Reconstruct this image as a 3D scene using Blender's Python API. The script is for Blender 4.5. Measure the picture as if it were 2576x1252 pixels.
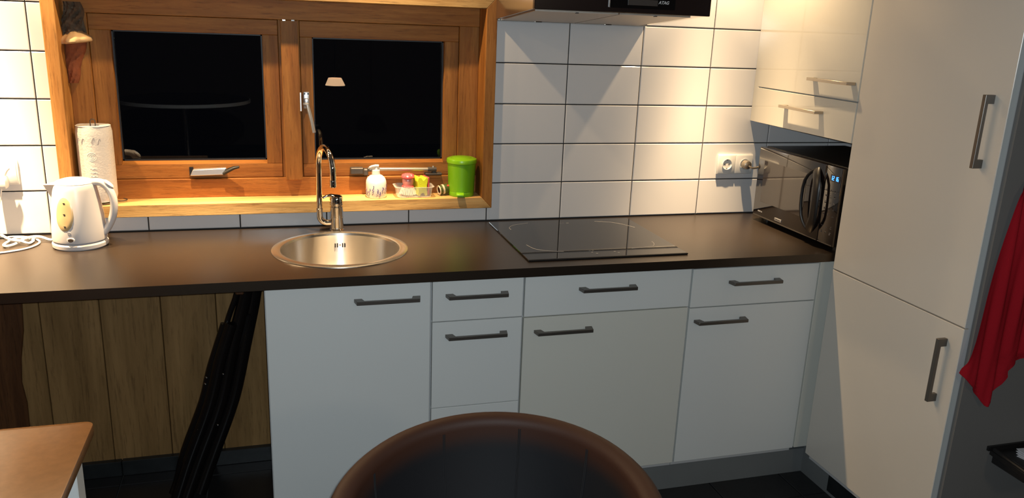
import bpy, bmesh, math, random
from mathutils import Vector, Matrix
random.seed(7)
S = bpy.context.scene
for o in list(bpy.data.objects):
    bpy.data.objects.remove(o)
C = S.collection
PI = math.pi
Z0 = 0.90            # worktop height; every z below is measured from the worktop
R_ = math.radians

# ------------------------------------------------------------------ camera
cam_d = bpy.data.cameras.new('camera')
cam = bpy.data.objects.new('camera', cam_d); C.objects.link(cam)
yaw, pitch, roll = 0.290107712, -0.273904935, 0.0396613125
fw = Vector((math.sin(yaw)*math.cos(pitch), math.cos(yaw)*math.cos(pitch), math.sin(pitch)))
rt = Vector((math.cos(yaw), -math.sin(yaw), 0)); up = rt.cross(fw)
r2 = math.cos(roll)*rt + math.sin(roll)*up; u2 = -math.sin(roll)*rt + math.cos(roll)*up
M = Matrix((r2, u2, -fw)).transposed().to_4x4()
CAM = Vector((-1.07114, -2.94730, 0.747194+Z0))
M.translation = CAM
cam.matrix_world = M
cam_d.sensor_fit = 'HORIZONTAL'; cam_d.sensor_width = 36.0
cam_d.lens = 2042.611/2576*36.0
cam_d.clip_start = 0.05
S.camera = cam

# ------------------------------------------------------------------ world, lights, exposure
w = bpy.data.worlds.new('night'); S.world = w; w.use_nodes = True
w.node_tree.nodes['Background'].inputs[0].default_value = (0.010, 0.012, 0.020, 1)
w.node_tree.nodes['Background'].inputs[1].default_value = 0.10
S.view_settings.view_transform = 'Standard'; S.view_settings.look = 'None'
S.view_settings.exposure = 0.0; S.view_settings.gamma = 1.0; S.view_settings.use_curve_mapping = False
S.cycles.use_denoising = True
S.cycles.caustics_reflective = False; S.cycles.caustics_refractive = False
S.cycles.sample_clamp_indirect = 4.0
S.cycles.max_bounces = 10

HAL = 7.8
WARM = (1.0, 0.71, 0.40)
SPOT_Y, SPOT_Z = -0.222, 1.184
# narrow halogen reflector beam: candela against angle off the axis
IES_A = [0, 5, 8, 11.5, 15, 18, 21, 24, 27, 30, 35, 45, 60, 75, 90]
IES_C = [7.5, 6.8, 5.8, 4.5, 2.9, 1.6, 0.92, 0.58, 0.40, 0.31, 0.31, 0.26, 0.16, 0.07, 0.0]
def halogen(x, k, tilt=0.0, y=SPOT_Y, z=SPOT_Z):
    tx = bpy.data.texts.get('halogen_ies')
    if tx is None:
        tx = bpy.data.texts.new('halogen_ies')
        tx.write('IESNA:LM-63-1995\nTILT=NONE\n1 1000 1 %d 1 1 2 0 0 0\n1 1 50\n%s\n0\n%s\n' % (len(IES_A), ' '.join(map(str, IES_A)), ' '.join(str(round(c*100, 1)) for c in IES_C)))
    d = bpy.data.lights.new('halogen_spot', 'SPOT'); d.energy = k; d.color = WARM; d.shadow_soft_size = 0.012
    d.spot_size = R_(178); d.spot_blend = 0.02
    d.use_nodes = True; nt = d.node_tree; em = nt.nodes['Emission']
    ie = nt.nodes.new('ShaderNodeTexIES'); ie.mode = 'INTERNAL'; ie.ies = tx; ie.inputs['Strength'].default_value = 1.0
    nt.links.new(ie.outputs['Fac'], em.inputs['Strength'])
    o = bpy.data.objects.new('halogen_spot', d); o.location = (x, y, z+Z0); o.rotation_euler = (R_(tilt), 0, 0)
    C.objects.link(o); return o
for x, k in ((0.55, 1.0), (-0.71, 1.0), (-1.31, 1.0), (-1.97, 2.4), (-2.60, 2.6)):
    halogen(x, k*HAL)
# the phone's flash, just above its lens
d = bpy.data.lights.new('phone_flash', 'POINT'); d.energy = 88; d.color = (0.84, 0.96, 1.03); d.shadow_soft_size = 0.008
fl = bpy.data.objects.new('phone_flash', d); fl.location = CAM + Vector((0.012, 0.0, 0.012)); C.objects.link(fl)
# weak warm fill light added in the room behind, no visible lamp there
d = bpy.data.lights.new('room_fill', 'POINT'); d.energy = 18; d.color = (1.0, 0.78, 0.55); d.shadow_soft_size = 0.15
rl = bpy.data.objects.new('room_fill', d); rl.location = (0.6, -4.6, 2.2); C.objects.link(rl)

# ------------------------------------------------------------------ materials
def lin(r, g, b):
    f = lambda c: ((c/255+0.055)/1.055)**2.4 if c > 10.3 else c/255/12.92
    return (f(r), f(g), f(b), 1)
def mat(name, col, rough=0.5, metal=0.0, spec=0.5, bump=0.0, bscale=200.0, var=0.0, vscale=8.0, coat=0.0, **kw):
    m = bpy.data.materials.new(name); m.use_nodes = True
    nt = m.node_tree; b = nt.nodes['Principled BSDF']
    col = tuple(col) + (1,) if len(col) == 3 else col
    b.inputs['Base Color'].default_value = col; b.inputs['Roughness'].default_value = rough
    b.inputs['Metallic'].default_value = metal; b.inputs['Specular IOR Level'].default_value = spec
    if coat: b.inputs['Coat Weight'].default_value = coat; b.inputs['Coat Roughness'].default_value = 0.08
    for k, v in kw.items(): b.inputs[k.replace('_', ' ')].default_value = v
    tc = nt.nodes.new('ShaderNodeTexCoord')
    if bump:
        n = nt.nodes.new('ShaderNodeTexNoise'); n.inputs['Scale'].default_value = bscale; n.inputs['Detail'].default_value = 3
        bp = nt.nodes.new('ShaderNodeBump'); bp.inputs['Strength'].default_value = bump; bp.inputs['Distance'].default_value = 0.002
        nt.links.new(tc.outputs['Object'], n.inputs['Vector']); nt.links.new(n.outputs['Fac'], bp.inputs['Height'])
        nt.links.new(bp.outputs['Normal'], b.inputs['Normal'])
    if var:
        n = nt.nodes.new('ShaderNodeTexNoise'); n.inputs['Scale'].default_value = vscale; n.inputs['Detail'].default_value = 4
        mx = nt.nodes.new('ShaderNodeMix'); mx.data_type = 'RGBA'
        nt.links.new(tc.outputs['Object'], n.inputs['Vector']); nt.links.new(n.outputs['Fac'], mx.inputs[0])
        mx.inputs[6].default_value = tuple(c*(1-var) for c in col[:3])+(1,); mx.inputs[7].default_value = tuple(min(1, c*(1+var)) for c in col[:3])+(1,)
        nt.links.new(mx.outputs[2], b.inputs['Base Color'])
    return m
def wood(name, c1, c2, axis='x', rough=0.5, dark=0.5, spec=0.3, scale=1.0, bump=0.25):
    m = bpy.data.materials.new(name); m.use_nodes = True; nt = m.node_tree; N = nt.nodes; L = nt.links
    b = N['Principled BSDF']; b.inputs['Roughness'].default_value = rough; b.inputs['Specular IOR Level'].default_value = spec
    tc = N.new('ShaderNodeTexCoord'); mp = N.new('ShaderNodeMapping')
    st = {'x': (1.2, 16, 16), 'y': (16, 1.2, 16), 'z': (16, 16, 1.2)}[axis]
    mp.inputs['Scale'].default_value = tuple(s*scale for s in st)
    oi = N.new('ShaderNodeObjectInfo'); add = N.new('ShaderNodeVectorMath'); add.operation = 'ADD'
    mul = N.new('ShaderNodeMath'); mul.operation = 'MULTIPLY'; mul.inputs[1].default_value = 37.0
    L.new(oi.outputs['Random'], mul.inputs[0]); L.new(mul.outputs[0], add.inputs[1])
    L.new(tc.outputs['Object'], mp.inputs[0]); L.new(mp.outputs[0], add.inputs[0])
    n1 = N.new('ShaderNodeTexNoise'); n1.inputs['Scale'].default_value = 2.0; n1.inputs['Detail'].default_value = 6; n1.inputs['Roughness'].default_value = 0.65; n1.inputs['Distortion'].default_value = 0.6
    n2 = N.new('ShaderNodeTexNoise'); n2.inputs['Scale'].default_value = 9.0; n2.inputs['Detail'].default_value = 5; n2.inputs['Roughness'].default_value = 0.7
    n3 = N.new('ShaderNodeTexNoise'); n3.inputs['Scale'].default_value = 0.9; n3.inputs['Detail'].default_value = 2
    for n in (n1, n2, n3): L.new(add.outputs[0], n.inputs['Vector'])
    r = N.new('ShaderNodeValToRGB'); e = r.color_ramp.elements
    e[0].position = 0.32; e[0].color = c1; e[1].position = 0.66; e[1].color = c2
    L.new(n1.outputs['Fac'], r.inputs[0])
    r2 = N.new('ShaderNodeValToRGB'); e = r2.color_ramp.elements
    e[0].position = 0.30; e[0].color = (dark*0.55, dark*0.5, dark*0.45, 1); e[1].position = 0.47; e[1].color = (1, 1, 1, 1)
    L.new(n2.outputs['Fac'], r2.inputs[0])
    r3 = N.new('ShaderNodeValToRGB'); e = r3.color_ramp.elements
    e[0].position = 0.30; e[0].color = (0.72, 0.68, 0.62, 1); e[1].position = 0.62; e[1].color = (1, 1, 1, 1)
    L.new(n3.outputs['Fac'], r3.inputs[0])
    m1 = N.new('ShaderNodeMix'); m1.data_type = 'RGBA'; m1.blend_type = 'MULTIPLY'; m1.inputs[0].default_value = 0.7
    m2 = N.new('ShaderNodeMix'); m2.data_type = 'RGBA'; m2.blend_type = 'MULTIPLY'; m2.inputs[0].default_value = 0.8
    L.new(r.outputs[0], m1.inputs[6]); L.new(r2.outputs[0], m1.inputs[7])
    L.new(m1.outputs[2], m2.inputs[6]); L.new(r3.outputs[0], m2.inputs[7]); L.new(m2.outputs[2], b.inputs['Base Color'])
    bp = N.new('ShaderNodeBump'); bp.inputs['Strength'].default_value = bump; bp.inputs['Distance'].default_value = 0.003
    L.new(n2.outputs['Fac'], bp.inputs['Height']); L.new(bp.outputs['Normal'], b.inputs['Normal'])
    return m
def shade_mix(name, c1, c2, rough, spec):
    m = mat(name, c1, rough, spec=spec); nt = m.node_tree; at = nt.nodes.new('ShaderNodeAttribute'); at.attribute_name = 'painted_shade'
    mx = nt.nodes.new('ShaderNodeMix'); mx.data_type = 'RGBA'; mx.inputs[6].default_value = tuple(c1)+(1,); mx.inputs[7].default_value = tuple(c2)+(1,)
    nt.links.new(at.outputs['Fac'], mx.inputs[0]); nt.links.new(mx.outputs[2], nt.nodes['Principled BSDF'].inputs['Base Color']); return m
def radial(m):
    nt = m.node_tree; tg = nt.nodes.new('ShaderNodeTangent'); tg.direction_type = 'RADIAL'; tg.axis = 'Z'
    nt.links.new(tg.outputs[0], nt.nodes['Principled BSDF'].inputs['Tangent']); return m
def emit(name, col, s):
    m = mat(name, col, 0.4); b = m.node_tree.nodes['Principled BSDF']
    b.inputs['Emission Color'].default_value = tuple(col)[:3]+(1,); b.inputs['Emission Strength'].default_value = s
    return m

MT = dict(
    tile=mat('tile_white', (0.76, 0.74, 0.73), 0.16, spec=0.5, var=0.02, vscale=3),
    grout=mat('grout_dark', (0.022, 0.019, 0.017), 0.9),
    front=mat('front_white', (0.70, 0.71, 0.69), 0.42, spec=0.35, var=0.02, vscale=3),
    front_warm=mat('front_cream', (0.66, 0.65, 0.585), 0.42, spec=0.35, var=0.02, vscale=3),
    gloss=mat('front_gloss', (0.70, 0.66, 0.57), 0.045, spec=0.5, var=0.015, vscale=3),
    tall=mat('tall_front', (0.66, 0.61, 0.54), 0.22, spec=0.45, var=0.015, vscale=3),
    carcass=mat('carcass', (0.50, 0.50, 0.50), 0.5),
    edge=mat('edge_band', (0.50, 0.53, 0.53), 0.4),
    plinth=mat('plinth_grey', (0.20, 0.21, 0.21), 0.45, metal=0.2, var=0.12, vscale=6),
    worktop=mat('worktop_black', (0.013, 0.009, 0.007), 0.32, spec=0.95, bump=0.10, bscale=900, var=0.2, vscale=60, Specular_Tint=(1.0, 0.80, 0.60, 1)),
    hob=mat('hob_glass', (0.006, 0.006, 0.007), 0.035, spec=0.55),
    print=mat('hob_print', (0.42, 0.40, 0.38), 0.5),
    steel=mat('brushed_steel', (0.62, 0.58, 0.52), 0.26, metal=1.0),
    steel_bowl=radial(mat('bowl_steel', (0.56, 0.52, 0.47), 0.34, metal=1.0, Anisotropic=0.85, Anisotropic_Rotation=0.25)),
    chrome=mat('chrome', (0.80, 0.78, 0.75), 0.045, metal=1.0),
    nickel=mat('handle_nickel', (0.17, 0.155, 0.14), 0.38, metal=0.85),
    gold=mat('handle_warm_nickel', (0.52, 0.45, 0.36), 0.34, metal=0.9),
    rod=mat('satin_rod', (0.42, 0.38, 0.33), 0.42, metal=0.7),
    alu=mat('aluminium', (0.72, 0.72, 0.73), 0.32, metal=0.8),
    black=mat('black_plastic', (0.012, 0.011, 0.011), 0.35),
    blackgloss=mat('black_gloss', (0.007, 0.006, 0.006), 0.10, spec=0.5),
    mwdoor=mat('microwave_glass', (0.007, 0.005, 0.005), 0.04, spec=1.0, coat=0.6),
    mwwin=mat('microwave_window', (0.030, 0.024, 0.022), 0.06, spec=0.8, coat=0.35),
    mwkey=mat('microwave_keys', (0.11, 0.10, 0.10), 0.5),
    hoodfront=mat('hood_front', (0.018, 0.011, 0.010), 0.20, spec=0.4),
    hoodmetal=mat('hood_metal', (0.66, 0.61, 0.55), 0.20, metal=1.0),
    filt=mat('hood_filter', (0.50, 0.44, 0.38), 0.42, metal=0.8, bump=0.5, bscale=700),
    hooddisp=mat('hood_display', (0.060, 0.050, 0.045), 0.3),
    white=mat('white_plastic', (0.80, 0.78, 0.74), 0.30),
    whitemark=mat('white_marking', (0.62, 0.62, 0.62), 0.5),
    kettle=mat('kettle_plastic', (0.72, 0.69, 0.68), 0.32),
    amber=mat('amber_window', (0.62, 0.46, 0.24), 0.25),
    darkmark=mat('dark_marking', (0.06, 0.045, 0.035), 0.5),
    greymark=mat('grey_marking', (0.40, 0.40, 0.42), 0.5),
    paper=mat('paper_towel', (0.80, 0.76, 0.70), 0.9, bump=0.6, bscale=160),
    paperprint=mat('paper_print', (0.42, 0.39, 0.40), 0.9),
    soap=mat('soap_ceramic', (0.88, 0.84, 0.78), 0.22),
    lav=mat('lavender_print', (0.13, 0.10, 0.26), 0.5),
    sage=mat('sage_print', (0.22, 0.20, 0.18), 0.5),
    pink=mat('pink_plastic', (0.72, 0.10, 0.11), 0.25),
    pinkglass=mat('pink_clear', (0.60, 0.24, 0.22), 0.2),
    bristle=mat('bristle', (0.86, 0.82, 0.70), 0.6),
    sponge=mat('sponge_yellow', (0.66, 0.70, 0.02), 0.85, bump=0.5, bscale=400),
    scour=mat('scour_pad', (0.55, 0.08, 0.08), 0.9, bump=0.7, bscale=500),
    green=mat('bin_green', (0.17, 0.44, 0.008), 0.36),
    greenlid=mat('bin_lid_green', (0.20, 0.47, 0.010), 0.30),
    olive=mat('olive_paint', (0.07, 0.09, 0.018), 0.35, var=0.3, vscale=90),
    cream=mat('cream_paint', (0.72, 0.60, 0.42), 0.4),
    redpaint=mat('red_paint', (0.55, 0.04, 0.02), 0.4),
    hw=mat('stay_grey', (0.075, 0.066, 0.060), 0.5, metal=0.3),
    barkgrey=mat('bark_grey', (0.12, 0.085, 0.055), 0.9, bump=1.0, bscale=60, var=0.5, vscale=40),
    barkred=mat('bark_red', (0.22, 0.060, 0.020), 0.85, bump=0.8, bscale=80, var=0.35, vscale=40),
    fungus=mat('fungus_cream', (0.60, 0.40, 0.20), 0.7, bump=0.4, bscale=90, var=0.2, vscale=30),
    leather=mat('brown_leather', (0.040, 0.0135, 0.0065), 0.62, spec=0.35, bump=0.12, bscale=500),
    lining=mat('shaded_leather', (0.0075, 0.0075, 0.009), 0.55, spec=0.45, bump=0.12, bscale=500),  # darker copy of the brown leather, shade put into the colour
    lining_shade=shade_mix('leather_painted_shade', (0.040, 0.0135, 0.0065), (0.0070, 0.0072, 0.0088), 0.60, 0.42),  # shade of the chair's interior mixed into the brown leather colour
    seam=mat('stitching', (0.008, 0.008, 0.009), 0.6),
    towel=mat('towel_red', (0.35, 0.010, 0.018), 0.95, bump=0.5, bscale=500, spec=0.1),
    greywall=mat('paint_grey', (0.165, 0.158, 0.150), 0.7, var=0.03, vscale=3),
    plaster=mat('paint_white', (0.55, 0.50, 0.43), 0.8),
    dim=mat('paint_dim', (0.10, 0.075, 0.055), 0.85),
    floor=mat('floor_slate', (0.012, 0.012, 0.013), 0.34, var=0.4, vscale=14, bump=0.15, bscale=60),
    fgrout=mat('floor_grout', (0.034, 0.033, 0.032), 0.9),
    skirt=mat('skirt_slate', (0.014, 0.016, 0.017), 0.35, var=0.5, vscale=30),
    black_lacquer=mat('black_lacquer', (0.006, 0.005, 0.005), 0.16, spec=0.35),
    tabletop=mat('table_top_sheen', (0.25, 0.115, 0.038), 0.25, spec=1.0, var=0.2, vscale=60),  # brown base paints the warm wall's reflection onto a black top
    page=mat('paper_page', (0.62, 0.62, 0.64), 0.8),
    gasket=mat('gasket', (0.01, 0.01, 0.012), 0.5),
    frame_h=wood('oak_h', lin(146, 90, 40), lin(182, 122, 60), 'x', dark=0.8, spec=0.2),
    frame_v=wood('oak_v', lin(140, 88, 40), lin(176, 120, 60), 'z', dark=0.8, spec=0.2),
    sill=wood('oak_sill', lin(182, 138, 80), lin(228, 188, 124), 'x', dark=0.55),
    jamb=wood('oak_jamb', lin(176, 118, 58), lin(218, 160, 90), 'z', dark=0.6),
    plank=wood('plank_under', lin(128, 98, 58), lin(152, 118, 74), 'z', rough=0.6, scale=0.8, dark=0.75, bump=0.12),
    plank_dark=wood('plank_dark', lin(70, 42, 24), lin(100, 64, 36), 'z', rough=0.5),
)
gl = bpy.data.materials.new('window_glass'); gl.use_nodes = True
b = gl.node_tree.nodes['Principled BSDF']
b.inputs['Transmission Weight'].default_value = 1.0; b.inputs['Roughness'].default_value = 0.0; b.inputs['IOR'].default_value = 1.5
MT['glass'] = gl
tb = mat('clear_tub', (0.80, 0.77, 0.72), 0.25, spec=0.5); tb.node_tree.nodes['Principled BSDF'].inputs['Alpha'].default_value = 0.34
MT['tub'] = tb
MT['led'] = emit('led_blue', (0.04, 0.22, 1.0), 5.0)
MT['shade'] = emit('lamp_shade', (1.0, 0.62, 0.34), 9.0)

# ------------------------------------------------------------------ mesh builder
ORG = {}
class MB:
    def __init__(s): s.bm = bmesh.new()
    def _merge(s, t):
        m = bpy.data.meshes.new('t'); t.to_mesh(m); t.free(); s.bm.from_mesh(m); bpy.data.meshes.remove(m)
    def box(s, x0, x1, y0, y1, z0, z1, bev=0.0, seg=1):
        t = bmesh.new(); bmesh.ops.create_cube(t, size=1)
        for v in t.verts:
            v.co = Vector((x0+(v.co.x+.5)*(x1-x0), y0+(v.co.y+.5)*(y1-y0), z0+(v.co.z+.5)*(z1-z0)))
        if bev: bmesh.ops.bevel(t, geom=list(t.edges), offset=bev, segments=seg, affect='EDGES', profile=0.5)
        s._merge(t); return s
    def prism(s, pts, plane, a0, a1, bev=0.0, seg=1):
        t = bmesh.new()
        def co(p, a):
            return {'xy': (p[0], p[1], a), 'xz': (p[0], a, p[1]), 'yz': (a, p[0], p[1])}[plane]
        A = [t.verts.new(co(p, a0)) for p in pts]; B = [t.verts.new(co(p, a1)) for p in pts]
        t.faces.new(A); t.faces.new(B[::-1])
        n = len(pts)
        for i in range(n): t.faces.new((A[i], B[i], B[(i+1) % n], A[(i+1) % n]))
        bmesh.ops.recalc_face_normals(t, faces=t.faces)
        if bev: bmesh.ops.bevel(t, geom=list(t.edges), offset=bev, segments=seg, affect='EDGES', profile=0.5)
        s._merge(t); return s
    def tube(s, path, r, seg=10, cap=True, flat=None):
        P = [Vector(p) for p in path]; n = len(P); t = bmesh.new(); rings = []; nrm = None
        for i, p in enumerate(P):
            d = (P[min(i+1, n-1)]-P[max(i-1, 0)]).normalized()
            if nrm is None:
                nrm = d.orthogonal().normalized() if flat is None else (Vector(flat)-d*Vector(flat).dot(d)).normalized()
            else:
                nrm = (nrm-d*nrm.dot(d)).normalized()
            bn = d.cross(nrm); rr = r[i] if isinstance(r, list) else r
            ra, rb = rr if isinstance(rr, (list, tuple)) else (rr, rr)
            rings.append([t.verts.new(p+nrm*ra*math.cos(2*PI*k/seg)+bn*rb*math.sin(2*PI*k/seg)) for k in range(seg)])
        for a, b_ in zip(rings, rings[1:]):
            for k in range(seg): t.faces.new((a[k], a[(k+1) % seg], b_[(k+1) % seg], b_[k]))
        if cap: t.faces.new(rings[0][::-1]); t.faces.new(rings[-1])
        bmesh.ops.recalc_face_normals(t, faces=t.faces); s._merge(t); return s
    def lathe(s, prof, c=(0, 0, 0), seg=32, sx=1.0, sy=1.0, mtx=None):
        t = bmesh.new(); rings = []
        for r, z in prof:
            if r < 1e-6: rings.append([t.verts.new((0, 0, z))])
            else: rings.append([t.verts.new((r*sx*math.cos(2*PI*k/seg), r*sy*math.sin(2*PI*k/seg), z)) for k in range(seg)])
        for a, b_ in zip(rings, rings[1:]):
            for k in range(seg):
                q = (k+1) % seg
                if len(a) == 1 and len(b_) == 1: continue
                if len(a) == 1: t.faces.new((a[0], b_[k], b_[q]))
                elif len(b_) == 1: t.faces.new((a[k], a[q], b_[0]))
                else: t.faces.new((a[k], a[q], b_[q], b_[k]))
        if mtx is not None: bmesh.ops.transform(t, matrix=mtx, verts=t.verts)
        bmesh.ops.translate(t, vec=Vector(c), verts=t.verts)
        bmesh.ops.recalc_face_normals(t, faces=t.faces); s._merge(t); return s
    def grid(s, f, nu, nv, closed=False):
        t = bmesh.new(); V = [[t.verts.new(f(i/(nu-1) if not closed else i/nu, j/(nv-1))) for j in range(nv)] for i in range(nu)]
        for i in range(nu if closed else nu-1):
            for j in range(nv-1):
                q = (i+1) % nu
                t.faces.new((V[i][j], V[q][j], V[q][j+1], V[i][j+1]))
        bmesh.ops.remove_doubles(t, verts=t.verts, dist=1e-6)
        bmesh.ops.recalc_face_normals(t, faces=t.faces); s._merge(t); return s
    def xf(s, mtx):
        bmesh.ops.transform(s.bm, matrix=mtx, verts=s.bm.verts); return s
    def build(s, name, m, parent=None, smooth=35, origin=None):
        o3 = Vector(origin) if origin is not None else (ORG[parent.name] if parent else Vector((0, 0, -Z0)))
        bmesh.ops.translate(s.bm, vec=-o3, verts=s.bm.verts)
        me = bpy.data.meshes.new(name); s.bm.to_mesh(me); s.bm.free()
        me.materials.append(MT[m] if isinstance(m, str) else m)
        if smooth:
            me.polygons.foreach_set('use_smooth', [True]*len(me.polygons)); me.set_sharp_from_angle(angle=R_(smooth))
        o = bpy.data.objects.new(name, me); C.objects.link(o)
        if parent: o.parent = parent; 
        else: o.location = o3 + Vector((0, 0, Z0))
        ORG[o.name] = o3
        if parent and origin is not None:
            o.location = o3 - ORG[parent.name]
        return o
def tag(o, label=None, cat=None, group=None, kind=None):
    if label: o['label'] = label
    if cat: o['category'] = cat
    if group: o['group'] = group
    if kind: o['kind'] = kind
    return o
def thing(name, loc, label, cat, group=None):
    o = bpy.data.objects.new(name, None); C.objects.link(o); o.empty_display_size = 0.05
    o.location = (loc[0], loc[1], loc[2]+Z0); ORG[o.name] = Vector(loc)
    return tag(o, label, cat, group)
def struct(name, mb, m, **k):
    o = mb.build(name, m, None, **k); o['kind'] = 'structure'; return o
def box(*a, **k): return MB().box(*a, **k)
def text(name, s, size, mtx, m, parent, depth=0.0004, shear=0.0, bold=0.0):
    cu = bpy.data.curves.new(name, 'FONT'); cu.body = s; cu.size = size; cu.extrude = depth; cu.shear = shear; cu.offset = bold
    cu.align_x = 'CENTER'; cu.align_y = 'CENTER'; cu.materials.append(MT[m])
    tmp = bpy.data.objects.new('t', cu); me = bpy.data.meshes.new_from_object(tmp); me.name = name
    bpy.data.objects.remove(tmp); bpy.data.curves.remove(cu)
    o = bpy.data.objects.new(name, me); C.objects.link(o); o.parent = parent
    mm = mtx.copy(); mm.translation = Vector(mm.translation) - ORG[parent.name]
    o.matrix_local = mm; ORG[o.name] = Vector(mtx.translation); return o
def frame_m(right, upv, pos):
    r = Vector(right).normalized(); u = Vector(upv).normalized(); n = r.cross(u)
    m = Matrix((r, u, n)).transposed().to_4x4(); m.translation = Vector(pos); return m

# ------------------------------------------------------------------ room shell
XR, XL, YB, CEIL = 1.43, -3.3, -7.6, 1.62
struct('floor', box(XL, 3.4, YB, 0.25, -0.99, -0.906), 'fgrout')
struct('ceiling', box(XL, 3.4, YB, 0.25, CEIL, CEIL+0.1), 'dim')
struct('wall_left', box(XL-0.1, XL, YB, 0.25, -0.9, CEIL), 'dim')
struct('wall_front', box(XL, 3.4, YB-0.1, YB, -0.9, CEIL), 'dim')
struct('wall_right', box(XR, XR+0.1, -1.24, 0.0, -0.9, CEIL), 'plaster')
struct('wall_far_right', box(3.4, 3.5, YB, -1.2, -0.9, CEIL), 'dim')
# grey painted wall that closes the recess of the tall cabinet
wg = struct('wall_niche', box(0.822, 3.4, -1.242, -1.228, -0.9, CEIL), 'greywall')
# back wall with the window opening
WX0, WX1, WZ0, WZ1 = -1.7525, -0.2855, 0.056, 0.824
wb = MB()
wb.box(XL, WX0, 0.006, 0.26, -0.9, CEIL); wb.box(WX1, XR+0.1, 0.006, 0.26, -0.9, CEIL)
wb.box(WX0, WX1, 0.006, 0.26, -0.9, WZ0); wb.box(WX0, WX1, 0.006, 0.26, WZ1, CEIL)
wall = struct('wall_back', wb, 'grout')
# wall tiles, 30 x 15 cm
def tile_mesh(x0, x1, z0, z1):
    t = bmesh.new(); e = 0.0025
    A = [t.verts.new(p) for p in ((x0, .006, z0), (x1, .006, z0), (x1, .006, z1), (x0, .006, z1))]
    B = [t.verts.new(p) for p in ((x0, .0018, z0), (x1, .0018, z0), (x1, .0018, z1), (x0, .0018, z1))]
    D = [t.verts.new(p) for p in ((x0+e, 0, z0+e), (x1-e, 0, z0+e), (x1-e, 0, z1-e), (x0+e, 0, z1-e))]
    for P, Q in ((A, B), (B, D)):
        for i in range(4): t.faces.new((P[i], P[(i+1) % 4], Q[(i+1) % 4], Q[i]))
    t.faces.new(D)
    return t
tile_cache = {}
def put_tile(x0, x1, z0, z1):
    key = (round(x1-x0, 4), round(z1-z0, 4))
    if key not in tile_cache:
        mb = MB(); mb._merge(tile_mesh(x0, x1, z0, z1))
        o = mb.build('tile', 'tile', wall, smooth=25, origin=(x0, 0, z0)); tile_cache[key] = o.data
    else:
        o = bpy.data.objects.new('tile', tile_cache[key]); C.objects.link(o); o.parent = wall
        o.location = Vector((x0, 0, z0)) - ORG[wall.name]
g = 0.0020
rows = [(0.0, 0.148)] + [(0.148+0.14964*i, 0.148+0.14964*(i+1)) for i in range(7)]
for ri, (a, b_) in enumerate(rows):
    for k in range(-9, 5):
        x0, x1 = .3*k, min(.3*(k+1), XR)
        spans = [(x0, x1)]
        if b_ > WZ0 and a < WZ1:
            spans = []
            if x0 < WX0: spans.append((x0, min(x1, WX0+.004)))
            if x1 > WX1: spans.append((max(x0, WX1-.004), x1))
            if ri == 0 and x1 > WX0 and x0 < WX1:
                put_tile(max(x0, WX0)+g if x0 < WX0 else x0+g, (min(x1, WX1) if x1 > WX1 else x1)-g, a+.004, WZ0-.001)
            if a < WZ1 < b_ and x1 > WX0 and x0 < WX1: put_tile(max(x0, WX0)+g, min(x1, WX1)-g, WZ1+.001, b_-g)
        for s0, s1 in spans:
            if s1-s0 > .01: put_tile(s0+g, s1-g, a+(.004 if ri == 0 else g), b_-g)
# plank cladding and slate skirting under the worktop
edges = [-2.62, -2.43, -2.235, -2.045, -1.860, -1.675, -1.480, -1.297, -1.118]
for a, b_ in zip(edges, edges[1:]):
    MB().box(a+.0012, b_-.0012, -0.030, 0.006, -0.872, -0.032, .002).build('plank', 'plank', wall, origin=((a+b_)/2, -0.03, -.45))
dk = [(-2.30, -.862), (-1.930, -.862), (-1.931, -.667), (-1.929, -.588), (-1.937, -.512), (-1.929, -.424), (-1.911, -.324), (-1.905, -.224), (-1.912, -.12), (-1.910, -.034), (-2.30, -.034)]
tag(MB().prism(dk, 'xz', -0.042, -0.0305, .002).build('plank', 'plank_dark', wall, origin=(-2.1, -.04, -.4)), label='dark board with a wavy edge')
sk = MB()
for a, b_ in ((-2.6, -2.251), (-2.249, -1.951), (-1.949, -1.651), (-1.649, -1.351), (-1.349, -1.118)):
    sk.box(a, b_, -0.055, -0.0302, -0.9, -0.842, .002)
struct('baseboard_back', sk, 'skirt')
# floor tiles 30 x 30
fl_ = bpy.data.objects['floor']
fm = None
for i in range(-8, 7):
    for j in range(0, 8):
        x0, x1, y1 = .151+.3*i, .151+.3*(i+1), -.120-.3*(j-1)
        if x0 > 1.40: continue
        if fm is None:
            o = MB().box(x0+.002, x1-.002, y1-.298, y1-.002, -.9065, -.9, .0012).build('tile', 'floor', fl_, origin=(x0, y1, -.9)); fm = o.data
        else:
            o = bpy.data.objects.new('tile', fm); C.objects.link(o); o.parent = fl_; o.location = Vector((x0, y1, -.9)) - ORG[fl_.name]
rest = MB()
for i in range(-11, 11):
    for j in range(0, 25):
        if -8 <= i < 7 and j < 8: continue
        x0, y1 = .151+.3*i, -.12-.3*(j-1)
        if x0 < XL or x0+.3 > 3.4: continue
        if y1 > -1.2 and x0 > 1.3: continue
        rest.box(x0+.002, x0+.298, y1-.298, y1-.002, -.9065, -.9)
tag(rest.build('more_tiles', 'floor', fl_), kind='stuff')

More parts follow.
